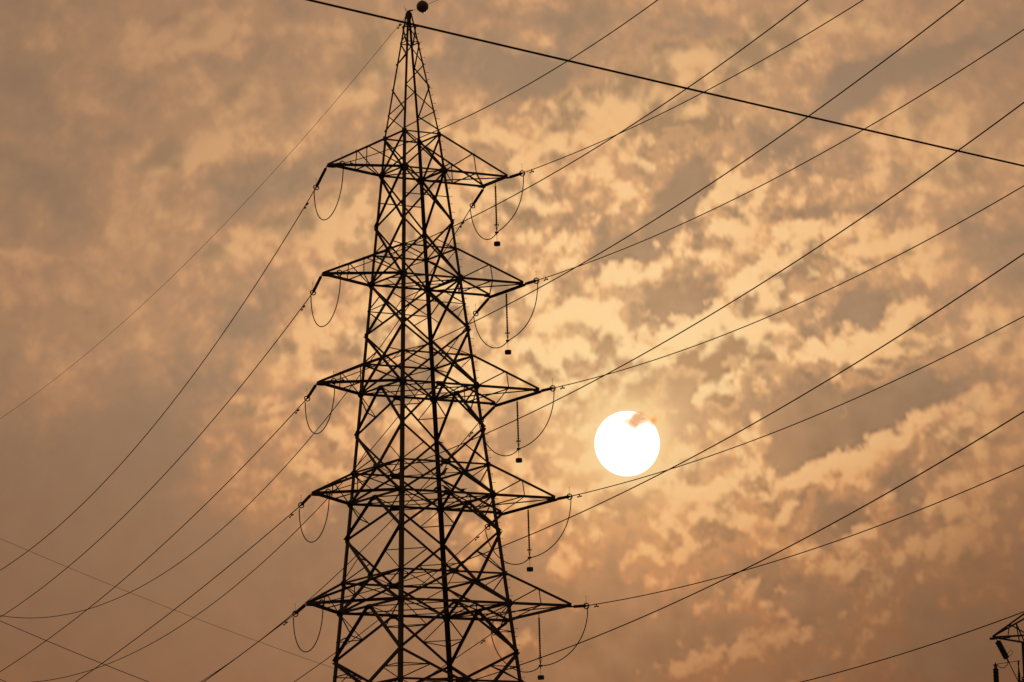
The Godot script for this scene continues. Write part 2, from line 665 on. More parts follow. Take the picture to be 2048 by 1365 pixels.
# ------------------------------------------------------------------ setting
func build_ground() -> void:
	var m := StandardMaterial3D.new()
	var n := FastNoiseLite.new()
	n.frequency = 0.03
	n.fractal_octaves = 5
	var t := NoiseTexture2D.new()
	t.width = 512
	t.height = 512
	t.seamless = true
	t.noise = n
	var g := Gradient.new()
	g.set_color(0, Color(0.20, 0.19, 0.12))
	g.set_color(1, Color(0.36, 0.31, 0.20))
	t.color_ramp = g
	m.albedo_texture = t
	m.uv1_triplanar = true
	m.uv1_world_triplanar = true
	m.uv1_scale = Vector3.ONE * 0.04
	m.roughness = 0.95
	var o := MeshInstance3D.new()
	var p := PlaneMesh.new()
	p.size = Vector2(60000, 60000)
	o.mesh = p
	o.material_override = m
	o.name = "ground"
	o.set_meta("kind", "structure")
	add_child(o)


func build_sun() -> void:
	var dist := 9000.0
	var m := StandardMaterial3D.new()
	m.albedo_color = Color.BLACK
	m.emission_enabled = true
	m.emission = Color(1.0, 0.985, 0.93)
	m.emission_energy_multiplier = 1.3
	var s := SphereMesh.new()
	s.radius = dist * 65.5 / 8672.0
	s.height = s.radius * 2.0
	s.radial_segments = 96
	s.rings = 48
	var o := MeshInstance3D.new()
	o.name = "sun"
	o.mesh = s
	o.material_override = m
	o.position = EYE + sun_dir * dist
	add_child(o)
	tag(o, "round white evening sun shining through the clouds right of the tower", "sun")
	# a scrap of cloud that drifts across the upper right of the sun
	var c := MeshInstance3D.new()
	c.name = "cloud"
	var unit := 5000.0 / 8672.0
	var n := FastNoiseLite.new()
	n.seed = 12
	n.frequency = 0.035
	n.fractal_octaves = 3
	n.fractal_gain = 0.45
	var st := start()
	st.set_smooth_group(0)
	var ru := 64
	var rv := 120
	var rad := Vector3(46, 20, 16) * unit
	var pts := []
	for i in ru + 1:
		var line := []
		for k in rv:
			var th := PI * i / ru
			var ph := TAU * k / rv
			var e := Vector3(sin(th) * cos(ph), sin(th) * sin(ph), cos(th))
			var v := e * rad
			var fade := Vector2(e.x, e.y).length()
			var at := Vector3(v.x, v.y, 0.0) / unit
			var al := smoothstep(-0.30, 0.50, 0.60 - fade + 0.85 * n.get_noise_3dv(at))
			line.append([v, Color(0.86, 0.62, 0.36, clampf(al, 0, 1) * 0.62 * smoothstep(1.0, 0.6, fade))])
		pts.append(line)
	for i in ru:
		for k in rv:
			var l := (k + 1) % rv
			for q in [pts[i][k], pts[i + 1][l], pts[i][l], pts[i][k], pts[i + 1][k], pts[i + 1][l]]:
				st.set_color(q[1])
				st.add_vertex(q[0])
	c.mesh = done(st)
	var cm := StandardMaterial3D.new()
	cm.vertex_color_use_as_albedo = true
	cm.transparency = BaseMaterial3D.TRANSPARENCY_ALPHA
	cm.roughness = 1.0
	cm.backlight_enabled = true
	cm.backlight = Color(1.3, 1.3, 1.3)
	c.material_override = cm
	c.position = EYE + Vector3(0.02935, 0.16345, -0.9861).normalized() * 5000.0
	add_child(c)
	tag(c, "small orange scrap of cloud covering the upper right of the sun", "cloud")


# ------------------------------------------------------------------ the tower, in its own axes: x along the cross arms, z across them
func half(h: float) -> float:
	if h > 53.41:
		return lerpf(1.064, 0.11, clampf((h - 53.41) / (60.1 - 53.41), 0, 1))
	return 5.689 - 0.0866 * h


func leg(k: String, h: float) -> Vector3:
	# L(eft), N(ear), F(ar), R(ight) as they stand in the photograph
	var s := -1.0 if k in "LN" else 1.0
	var t := -1.0 if k in "LF" else 1.0
	return Vector3(s * half(h), h, t * half(h))


func normal_of(a: String, b: String) -> Vector3:
	var k := a + b
	if k in ["LN", "NL"]:
		return Vector3.LEFT
	if k in ["FR", "RF"]:
		return Vector3.RIGHT
	if k in ["NR", "RN"]:
		return Vector3.BACK
	return Vector3.FORWARD


const FACES := [["L", "N"], ["N", "R"], ["R", "F"], ["F", "L"]]


func build_tower() -> void:
	var t := thing("lattice_tower", "tall dark steel lattice power tower with pointed top and stacked cross arms", "power tower", TOWER)
	t.rotation.y = deg_to_rad(TOWER_TURN)
	# legs: one continuous angle each, thinner step by step
	var steps := [0.0, 12.0, LOWER[5], LOWER[4], LOWER[3], LOWER[2], LOWER[1], LOWER[0], 53.41, 60.05]
	var sizes := [0.23, 0.22, 0.21, 0.20, 0.18, 0.165, 0.15, 0.13, 0.09]
	for k in ["L", "N", "F", "R"]:
		var st := start()
		for i in steps.size() - 1:
			angle_piece(st, leg(k, steps[i]), leg(k, steps[i + 1] + 0.12 if i < 8 else steps[i + 1]), sizes[i], k, 0.003 * (i % 2))
		part(t, "leg", done(st), steel)
		var foot := BoxMesh.new()
		foot.size = Vector3(0.9, 0.5, 0.9)
		part(t, "footing", foot, zinc, Transform3D(Basis(), leg(k, 0) + Vector3(0, 0.2, 0)))
	build_peak(t)
	for f in FACES:
		var a: String = f[0]
		var b: String = f[1]
		var nn := normal_of(a, b)
		# the panel between the chords of the topmost arm
		cross(t, a, b, UPPER[0], LOWER[0], 0.085)
		for i in 6:
			angle(t, "horizontal", leg(a, UPPER[i]), leg(b, UPPER[i]), 0.075 + 0.008 * i, nn)
			angle(t, "horizontal", leg(a, LOWER[i]), leg(b, LOWER[i]), 0.095 + 0.01 * i, nn)
		# two bays of crossed braces
		for i in 2:
			cross(t, a, b, LOWER[i], JOINT[i], 0.102 + 0.008 * i)
			cross(t, a, b, JOINT[i], LOWER[i + 1], 0.102 + 0.008 * i)
			var halfway: float = (LOWER[i] + JOINT[i]) / 2.0 - 0.05
			if a + b in ["NR", "FL"]:
				angle(t, "horizontal", leg(a, halfway), leg(b, halfway), 0.05, nn)
			for q in [[a, b], [b, a]]:
				var p: String = q[0]
				var o: String = q[1]
				var lo := leg(p, JOINT[i]).lerp(leg(o, LOWER[i + 1]), 0.34)
				angle(t, "secondary_brace", lo, leg(p, UPPER[i + 1]), 0.05, nn)
				var l2 := leg(o, JOINT[i]).lerp(leg(p, LOWER[i + 1]), 0.62)
				angle(t, "secondary_brace", l2, leg(p, UPPER[i + 1]), 0.05, nn)
				if i == 1:
					angle(t, "secondary_brace", leg(p, LOWER[i]).lerp(leg(o, JOINT[i]), 0.30), leg(p, halfway), 0.05, nn)
					angle(t, "secondary_brace", leg(o, LOWER[i]).lerp(leg(p, JOINT[i]), 0.72), leg(p, halfway), 0.05, nn)
		# three bays of diamonds
		for i in [2, 3, 4]:
			diamond(t, a, b, i)
		# and plain crossed bays down to the ground
		cross(t, a, b, LOWER[5], 14.6, 0.13)
		cross(t, a, b, 14.6, 6.2, 0.13)
		cross(t, a, b, 6.2, 0.3, 0.13)
		angle(t, "horizontal", leg(a, 14.6), leg(b, 14.6), 0.11, nn)
		angle(t, "horizontal", leg(a, 6.2), leg(b, 6.2), 0.11, nn)
	for i in 6:
		plan(t, i)
		build_arm(t, i)
	corner_ties(t)
	build_gussets(t)
	build_steps(t)


func angle_piece(st: SurfaceTool, a: Vector3, b: Vector3, s: float, k: String, grow: float) -> void:
	# an angle with its heel at the corner of the tower
	var x := Vector3(-1.0 if k in "FR" else 1.0, 0, 0) * (s + grow)
	var z := Vector3(0, 0, -1.0 if k in "NR" else 1.0) * (s + grow)
	var e := 0.13
	var heel := -(x + z).normalized() * grow
	var sec := [Vector2(0, 0), Vector2(1, 0), Vector2(1, e), Vector2(e, e), Vector2(e, 1), Vector2(0, 1)]
	var flip := x.cross(z).y > 0
	st.set_smooth_group(-1)
	for i in 6:
		var p: Vector2 = sec[i]
		var q: Vector2 = sec[(i + 1) % 6]
		var pa := a + heel + x * p.x + z * p.y
		var qa := a + heel + x * q.x + z * q.y
		var pb := b + heel + x * p.x + z * p.y
		var qb := b + heel + x * q.x + z * q.y
		if flip:
			quad(st, pa, pb, qb, qa)
		else:
			quad(st, pa, qa, qb, pb)
	for y in [a, b]:
		var up: bool = y == b
		for tri in [[0, 1, 2], [0, 2, 3], [0, 3, 4], [0, 4, 5]]:
			var v := []
			for j in tri:
				v.append(y + heel + x * sec[j].x + z * sec[j].y)
			if up != flip:
				st.add_vertex(v[0]); st.add_vertex(v[1]); st.add_vertex(v[2])
			else:
				st.add_vertex(v[0]); st.add_vertex(v[2]); st.add_vertex(v[1])


func cross(t: Node3D, a: String, b: String, h0: float, h1: float, size: float) -> void:
	var nn := normal_of(a, b)
	angle(t, "diagonal_brace", leg(a, h0), leg(b, h1), size, nn)
	angle(t, "diagonal_brace", leg(b, h0), leg(a, h1), size, nn)


func mid(a: String, b: String, h: float) -> Vector3:
	return (leg(a, h) + leg(b, h)) / 2.0


func diamond(t: Node3D, a: String, b: String, i: int) -> void:
	var nn := normal_of(a, b)
	var s := 0.116 + 0.012 * (i - 2)
	var top := mid(a, b, LOWER[i])
	var low := mid(a, b, UPPER[i + 1])
	for k in [a, b]:
		var j := leg(k, JOINT[i])
		angle(t, "diagonal_brace", top, j, s, nn)
		angle(t, "diagonal_brace", j, low, s, nn)
		angle(t, "diagonal_brace", low, leg(k, LOWER[i + 1]), s, nn)
		angle(t, "secondary_brace", leg(k, LOWER[i]), top.lerp(j, 0.52), 0.05, nn)
		angle(t, "secondary_brace", leg(k, UPPER[i + 1]), j.lerp(low, 0.5), 0.055, nn)
		angle(t, "secondary_brace", leg(k, UPPER[i + 1]), low.lerp(leg(k, LOWER[i + 1]), 0.5), 0.05, nn)
		if i == 4:
			angle(t, "secondary_brace", j.lerp(low, 0.5), leg(k, lerpf(JOINT[i], UPPER[i + 1], 0.5)), 0.05, nn)
			angle(t, "secondary_brace", top.lerp(j, 0.52), leg(k, lerpf(LOWER[i], JOINT[i], 0.6)), 0.05, nn)


func corner_ties(t: Node3D) -> void:
	# short ties across each corner, between the braces of two neighbouring faces
	for i in [2, 3, 4]:
		for c in [["N", "L", "R"], ["F", "L", "R"], ["L", "N", "F"], ["R", "N", "F"]]:
			var k: String = c[0]
			for w in ([0, 1] if i > 2 else [0]):
				var p := []
				for o in [c[1], c[2]]:
					var j := leg(k, JOINT[i])
					p.append(mid(k, o, LOWER[i]).lerp(j, 0.52) if w == 0 else j.lerp(mid(k, o, UPPER[i + 1]), 0.5))
				angle(t, "corner_tie", p[0], p[1], 0.05, Vector3.UP)


func plan(t: Node3D, i: int) -> void:
	# bracing that lies flat inside the tower at each arm
	angle(t, "plan_brace", leg("L", LOWER[i]), leg("R", LOWER[i]), 0.06, Vector3.DOWN)
	angle(t, "plan_brace", leg("N", LOWER[i]), leg("F", LOWER[i]), 0.06, Vector3.UP)
	if i >= 1:
		for f in 4:
			var a: Array = FACES[f]
			var b: Array = FACES[(f + 1) % 4]
			angle(t, "plan_brace", mid(a[0], a[1], LOWER[i]), mid(b[0], b[1], LOWER[i]), 0.055, Vector3.UP)
	if i >= 3:
		for f in 4:
			var a: Array = FACES[f]
			var b: Array = FACES[(f + 1) % 4]
			angle(t, "plan_brace", mid(a[0], a[1], UPPER[i]), mid(b[0], b[1], UPPER[i]), 0.05, Vector3.UP)


func build_peak(t: Node3D) -> void:
	var list := [
		["L", 58.42, "N", 57.62], ["N", 57.62, "L", 57.26], ["L", 56.0, "N", 54.62], ["N", 54.62, "L", 53.75],
		["F", 58.41, "L", 57.26], ["F", 56.04, "L", 54.61], ["L", 54.61, "F", 53.50],
		["N", 58.35, "R", 57.19], ["R", 57.19, "N", 55.97], ["N", 55.97, "R", 54.63], ["R", 54.63, "N", 53.55],
		["R", 58.39, "F", 57.23], ["F", 57.23, "R", 56.02], ["R", 56.02, "F", 54.73], ["F", 54.73, "R", 53.6],
		["L", 59.35, "N", 58.4], ["N", 59.35, "R", 58.4], ["R", 59.3, "F", 58.4], ["F", 59.35, "L", 58.45]]
	for m in list:
		angle(t, "diagonal_brace", leg(m[0], m[1]), leg(m[2], m[3]), 0.06, normal_of(m[0], m[2]))
	for f in FACES:
		angle(t, "horizontal", leg(f[0], 58.42), leg(f[1], 58.42), 0.05, normal_of(f[0], f[1]))
		angle(t, "horizontal", leg(f[0], 59.36), leg(f[1], 59.36), 0.06, normal_of(f[0], f[1]))
	# plated head that carries the ground wire
	var st := start()
	tube(st, PackedVector3Array([Vector3(0, 59.72, 0), Vector3(0, 59.9, 0), Vector3(0, 60.06, 0), Vector3(0.0, 60.14, 0), Vector3(0.0, 60.17, 0.0)]), [0.13, 0.135, 0.125, 0.09, 0.04], 8, -1)
	part(t, "peak_cap", done(st), steel)
	# two thin lightning rods
	part(t, "lightning_rod", rod(Vector3(-0.10, 60.0, 0.0), Vector3(-0.28, 60.42, 0.0), 0.013, 0.009), zinc)
	part(t, "lightning_rod", rod(Vector3(0.02, 60.1, 0.0), Vector3(-0.20, 60.24, 0.02), 0.009, 0.008), zinc)
	var w := start()
	tube(w, PackedVector3Array([Vector3(-0.06, 60.08, 0.0), Vector3(0.0, 60.14, 0.12), Vector3(0.04, 60.13, 0.24), Vector3(0.06, 60.10, 0.34)]), [0.05, 0.045, 0.04, 0.03], 8)
	part(t, "ground_wire_bracket", done(w), zinc)


func build_gussets(t: Node3D) -> void:
	for i in 6:
		for f in FACES:
			var a: String = f[0]
			var b: String = f[1]
			var nn := normal_of(a, b)
			for k in [[a, b], [b, a]]:
				var d := (leg(k[1], 30.0) - leg(k[0], 30.0)).normalized()
				var r := 0.40 + 0.012 * i
				plate(t, "gusset_plate", leg(k[0], LOWER[i]) + d * 0.07, nn, Vector3.UP, r, r * 0.92, oct_mesh)
				if i == 0 or i > 2:
					plate(t, "gusset_plate", leg(k[0], UPPER[i]) + d * 0.05, nn, Vector3.UP, 0.24, 0.17, plate_mesh)
				if i < 5:
					plate(t, "gusset_plate", leg(k[0], JOINT[i]) + d * 0.04, nn, Vector3.UP, 0.26, 0.14, plate_mesh)
			if i >= 2:
				plate(t, "gusset_plate", mid(a, b, LOWER[i]) - Vector3(0, 0.04, 0), nn, Vector3.UP, 0.27, 0.5, plate_mesh)
			if i >= 3:
				plate(t, "gusset_plate", mid(a, b, UPPER[i]), nn, Vector3.UP, 0.30, 0.56, plate_mesh)


func build_steps(t: Node3D) -> void:
	var st := start()
	var h := 3.0
	var k := 0
	while h < 59.6:
		var p := leg("R", h)
		var d := Vector3(1, 0, 0) if k % 2 == 0 else Vector3(0, 0, 1)
		tube(st, PackedVector3Array([p, p + d * 0.17]), [0.011], 6)
		tube(st, PackedVector3Array([p + d * 0.17, p + d * 0.185]), [0.024], 6)
		h += 0.42
		k += 1
	var o := part(t, "climbing_steps", done(st), zinc)
	o.set_meta("kind", "stuff")


func reach_left(h: float) -> float:
	return 8.934 - 0.0777 * h


func reach_right(h: float) -> float:
	return 9.1695 - 0.0815 * h


func tip(i: int, which: String) -> Vector3:
	# left tip, or the near or far corner of the right arm, in the tower's axes
	var h: float = LOWER[i]
	if which == "left":
		return Vector3(-reach_left(h), h, 0)
	return Vector3(reach_right(h), h, half(h) * (1.0 if which == "near" else -1.0))


func build_arm(t: Node3D, i: int) -> void:
	for side in ["left", "right"]:
		var arm := Node3D.new()
		arm.name = "cross_arm" if i == 0 and side == "left" else "cross_arm_%03d" % (i * 2 + (0 if side == "left" else 1))
		t.add_child(arm, true)
		var lo: float = LOWER[i]
		var up: float = UPPER[i]
		var thick := 0.105 + 0.006 * i
		var ks: Array = ["L", "N"] if side == "left" else ["F", "R"]
		var low_mid := []
		for k in ks:
			var e := tip(i, "left") if side == "left" else tip(i, "near" if k == "R" else "far")
			var out := Vector3(0, 0, 1.0 if k in "NR" else -1.0)
			var a := leg(k, lo)
			var b := leg(k, up)
			var eu := e + Vector3(0, 0.06, 0)
			angle(arm, "lower_chord", a, e, thick + 0.02, out)
			angle(arm, "upper_chord", b, eu, thick, out)
			var u5 := eu.lerp(b, 0.5)
			var l5 := e.lerp(a, 0.5)
			angle(arm, "web_post", u5, l5, 0.055, out)
			angle(arm, "web_brace", eu.lerp(b, 0.52), a, 0.062, out)
			plate(arm, "gusset_plate", u5, out, Vector3.UP, 0.12, 0.13, plate_mesh, 0.016)
			low_mid.append(l5)
		angle(arm, "bottom_strut", low_mid[0], low_mid[1], 0.055, Vector3.DOWN)
		if side == "left":
			angle(arm, "bottom_strut", low_mid[1], leg("L", lo), 0.05, Vector3.DOWN)
			plate(arm, "end_plate", tip(i, "left") + Vector3(0.12, -0.02, 0), Vector3.FORWARD, Vector3.RIGHT, 0.42, 0.22, plate_mesh, 0.05)
			plate(arm, "end_plate", tip(i, "left") + Vector3(0.16, -0.05, 0), Vector3.DOWN, Vector3.RIGHT, 0.5, 0.2, plate_mesh, 0.03)
		else:
			angle(arm, "end_beam", tip(i, "far") - Vector3(0, 0.02, 0.12), tip(i, "near") + Vector3(0, -0.02, 0.12), 0.14, Vector3.DOWN)
			angle(arm, "bottom_strut", leg("F", lo), tip(i, "near"), 0.06, Vector3.DOWN)
			angle(arm, "bottom_strut", low_mid[1], tip(i, "far"), 0.06, Vector3.DOWN)
			angle(arm, "bottom_strut", low_mid[0], leg("R", lo), 0.05, Vector3.DOWN)
			for w in ["near", "far"]:
				plate(arm, "end_plate", tip(i, w) - Vector3(0.1, 0.02, 0), Vector3.DOWN, Vector3.RIGHT, 0.4, 0.2, plate_mesh, 0.05)


# ------------------------------------------------------------------ insulators, jumpers and lines (in world axes)
func world(p: Vector3) -> Vector3:
	return TOWER + p.rotated(Vector3.UP, deg_to_rad(TOWER_TURN))


func compass(deg: float) -> Vector3:
	return Vector3(sin(deg_to_rad(deg)), 0, -cos(deg_to_rad(deg)))


# per arm: run and fall of the insulator, then slope and curvature of the line that leaves it
const A_SPAN := [[2.29, -0.46, -0.1489, 0.00165], [2.73, -0.50, -0.1042, 0.00117], [2.64, -0.37, -0.0768, 0.00097], [2.60, -0.32, -0.0705, 0.00096], [2.42, -0.26, -0.0663, 0.00097], [2.45, -0.25, -0.0640, 0.00100]]
const B_SPAN := [[2.40, -0.35, -0.1033, 0.00109], [2.08, -0.27, -0.0925, 0.00111], [2.12, -0.27, -0.0993, 0.00122], [2.21, -0.25, -0.0740, 0.00106], [2.28, -0.29, -0.0738, 0.00109], [2.25, -0.27, -0.0730, 0.00112]]
const L_SPAN := [[2.01, -0.75, -0.3669, 0.00273], [1.70, -0.65, -0.2777, 0.00191], [1.77, -0.50, -0.2094, 0.00128], [1.86, -0.33, -0.1502, 0.00073], [1.93, -0.28, -0.1370, 0.00050], [1.90, -0.25, -0.1200, 0.00045]]
const R_SPAN := [[1.60, -0.71, -0.4087, 0.00320], [1.95, -0.60, -0.3414, 0.00257], [2.00, -0.52, -0.2844, 0.00204], [1.95, -0.47, -0.2025, 0.00133], [1.92, -0.40, -0.1450, 0.00085], [1.90, -0.33, -0.1250, 0.00065]]


func span_of(kind: String, i: int) -> Dictionary:
	var row: Array = {"A": A_SPAN, "B": B_SPAN, "L": L_SPAN, "R": R_SPAN}[kind][i]
	var from: String = {"A": "left", "B": "near", "L": "left", "R": "far"}[kind]
	var dir := compass(RIGHT_LINE if kind in "AB" else LEFT_LINE)
	var hook := world(tip(i, from) + Vector3(-0.12 if from == "left" else 0.06, -0.05, 0))
	var t0 := world(tip(i, from))
	return {"hook": hook, "ring": t0 + dir * row[0] + Vector3(0, row[1], 0), "dir": dir, "slope": row[2], "curve": row[3]}


var body_cache := {}


func tension_insulator(kind: String, i: int) -> void:
	var s := span_of(kind, i)
	var where: String = {"A": "left tip of the %s arm, pointing towards the viewer", "B": "near right corner of the %s arm, pointing right", "L": "left tip of the %s arm, slanting down left", "R": "far right corner of the %s arm, slanting down left"}[kind] % ORDER[i]
	var d: Vector3 = s.ring - s.hook
	var l := d.length()
	var t := thing("tension_insulator", "dark rod insulator at " + where, "insulator", s.hook, "tension insulators at the ends of the cross arms")
	t.basis = frame_of(d)
	part(t, "shackle", rod(Vector3(0, 0, -0.05), Vector3(0, 0, l * 0.17), 0.032), zinc)
	part(t, "insulator_body", sheds(l * 0.15, l * 0.95, 30, 0.058, 0.080, 0.072), polymer)
	part(t, "end_cap", rod(Vector3(0, 0, l * 0.93), Vector3(0, 0, l + 0.06), 0.045, 0.04), zinc)
	part(t, "corona_ring", torus(0.14, 0.028), zinc, Transform3D(Basis(), Vector3(0, -0.01, l)))
	part(t, "ring_spoke", rod(Vector3(-0.125, -0.01, l), Vector3(0.125, -0.01, l), 0.012), zinc)
	var sl: Vector3 = (s.dir + Vector3(0, s.slope, 0)).normalized()
	var local := t.basis.inverse() * sl
	part(t, "line_clamp", rod(Vector3(0, 0, l), Vector3(0, 0, l) + local * 0.42, 0.035, 0.026), zinc)
	var horn := start()
	var up := t.basis.inverse() * Vector3.UP
	tube(horn, PackedVector3Array([Vector3(0, 0.02, l), Vector3(0, 0, l) + up * 0.47]), [0.008, 0.007], 6)
	tube(horn, PackedVector3Array([Vector3(0, 0, l) + up * 0.46, Vector3(0, 0, l) + up * 0.51]), [0.016], 6)
	part(t, "arcing_horn", done(horn), zinc)


func jumper_clamp(i: int) -> Vector3:
	var m := (tip(i, "near") + tip(i, "far")) / 2.0
	return world(m) - Vector3(0, 2.74, 0)


func suspension_insulator(i: int) -> void:
	var m := world((tip(i, "near") + tip(i, "far")) / 2.0)
	var t := thing("suspension_insulator", "upright string of small discs hanging under the right end of the %s arm" % ORDER[i], "insulator", m, "hanging jumper insulators under the right arm ends")
	var down := Basis(Vector3.RIGHT, Vector3.FORWARD, Vector3.DOWN * 1.045)
	var b := Transform3D(down, Vector3.ZERO)
	part(t, "hanger", rod(Vector3(0, 0, 0.0), Vector3(0, 0, 0.3), 0.018), zinc, b)
	part(t, "insulator_body", sheds(0.24, 2.24, 24, 0.034, 0.066, 0.060), polymer, b)
	part(t, "corona_ring", torus(0.125, 0.014), zinc, Transform3D(down, Vector3(0, -2.34, 0)))
	for a in [0.3, 2.4, 4.5]:
		var e := Vector3(cos(a) * 0.125, sin(a) * 0.125, 2.24)
		part(t, "ring_bracket", rod(e - Vector3(0, 0, 0.09), Vector3(cos(a), sin(a), 0) * 0.03 + Vector3(0, 0, 2.48), 0.009, 0.009, 6), zinc, b)
	part(t, "link", rod(Vector3(0, 0, 2.2), Vector3(0, 0, 2.56), 0.026), zinc, b)
	part(t, "jumper_clamp", rod(Vector3(-0.1, 0, 2.62), Vector3(0.1, 0, 2.62), 0.05), zinc, b)
	part(t, "link", rod(Vector3(0, 0, 2.6), Vector3(0, 0, 2.78), 0.03, 0.018), zinc, b)
	part(t, "weight_rod", rod(Vector3(0, 0, 2.7), Vector3(0, 0, 3.12), 0.009), zinc, b)
	part(t, "weight", lathe(PackedVector2Array([Vector2(3.10, 0.0), Vector2(3.101, 0.15), Vector2(3.12, 0.172), Vector2(3.29, 0.172), Vector2(3.31, 0.15), Vector2(3.311, 0.0)]), 20), steel_b, b)


func wire(called: String, label: String, category: String, pts: PackedVector3Array, r: float, group := "", mat: Material = null) -> MeshInstance3D:
	var st := start()
	var base := pts[0]
	var local := PackedVector3Array()
	for p in pts:
		local.append(p - base)
	tube(st, local, [r], 8)
	var o := MeshInstance3D.new()
	o.name = numbered(called)
	o.mesh = done(st)
	o.material_override = mat if mat else wire_m
	o.position = base
	add_child(o)
	tag(o, label, category, group)
	return o


func damper(line: Node3D, at: Vector3, d: Vector3, up: Vector3) -> void:
	# two weights on a short cable, clamped under the line
	var f := frame_of(d)
	var st := start()
	var c := at - up * 0.10
	tube(st, PackedVector3Array([at + up * 0.03, c - up * 0.01]), [0.028], 6)
	tube(st, PackedVector3Array([c - f.z * 0.2, c - up * 0.02, c + f.z * 0.2]), [0.011], 6)
	for s in [-1.0, 1.0]:
		tube(st, PackedVector3Array([c + f.z * 0.13 * s - up * 0.02, c + f.z * 0.25 * s - up * 0.02]), [0.034, 0.045], 8)
	part(line, "vibration_damper", done(st), zinc)


func span_line(kind: String, i: int) -> void:
	var s := span_of(kind, i)
	var label: String = {"A": "line coming forward and rising right from the left tip of the %s arm", "B": "line rising gently right from the near right corner of the %s arm", "L": "line sloping down left from the left tip of the %s arm", "R": "line sloping left behind the tower from the far right corner of the %s arm"}[kind] % ORDER[i]
	var pts := PackedVector3Array()
	var most := 128.0 if kind in "AB" else 150.0
	var n := 72
	for k in n + 1:
		var x := most * pow(float(k) / n, 1.25)
		pts.append(s.ring + s.dir * x + Vector3(0, s.slope * x + s.curve * x * x, 0))
	var o := wire("power_line", label, "power line", pts, 0.0235, "power lines strung from the tower arms")
	var x := 1.5
	damper(o, s.dir * x + Vector3(0, s.slope * x + s.curve * x * x, 0), s.dir + Vector3(0, s.slope, 0), Vector3.UP)


func jumpers(i: int) -> void:
	var a := span_of("A", i)
	var l := span_of("L", i)
	var p0: Vector3 = a.ring + a.dir * 0.2 + Vector3(0, -0.06, 0)
	var p3: Vector3 = l.ring + l.dir * 0.3 + Vector3(0, -0.14, 0)
	var out := world(Vector3(-1, 0, 0)) - TOWER
	var left := smooth_line([p0, p0 + Vector3(0, -2.7, 0) + (p3 - p0) * 0.12 - out * 0.15, p3 + Vector3(0, -2.75, 0) + out * 0.05, p3], 36)
	wire("jumper_cable", "slack cable loop hanging under the left tip of the %s arm" % ORDER[i], "jumper cable", left, 0.026, "slack jumper loops at the arm ends")
	var b := span_of("B", i)
	var r := span_of("R", i)
	var c := jumper_clamp(i)
	var q0: Vector3 = b.ring + b.dir * 0.2 + Vector3(0, -0.06, 0)
	var q3: Vector3 = r.ring + r.dir * 0.3 + Vector3(0, -0.14, 0)
	var to_b := (q0 - c)
	to_b.y = 0
	var to_r := (q3 - c)
	to_r.y = 0
	var dip := 0.12 - 0.10 * i
	var one := smooth_line([q0, q0 + Vector3(0, -1.9, 0), c + to_b * 0.45 + Vector3(0, dip, 0), c], 26)
	var two := smooth_line([c, c + to_r * 0.3 + Vector3(0, -0.55 - 0.02 * i, 0), q3 + Vector3(0, -1.75, 0) - to_r * 0.1, q3], 26)
	one.append_array(two.slice(1))
	wire("jumper_cable", "slack cable loop under the right end of the %s arm, held by the disc string" % ORDER[i], "jumper cable", one, 0.026, "slack jumper loops at the arm ends")


func build_fittings() -> void:
	for i in 6:
		for k in ["A", "B", "L", "R"]:
			tension_insulator(k, i)
		suspension_insulator(i)
		jumpers(i)


func line_through(a: Vector3, m: Vector3, b: Vector3, t0: float, t1: float, n: int) -> PackedVector3Array:
	# a sagging line in one upright plane, through a (t = 0) and b (t = 1) and at the height of m halfway
	var out := PackedVector3Array()
	var sag := m.y - (a.y + b.y) / 2.0
	for k in n + 1:
		var t := lerpf(t0, t1, float(k) / n)
		var p := a.lerp(b, t)
		p.y += sag * 4.0 * t * (1.0 - t)
		out.append(p)
	return out


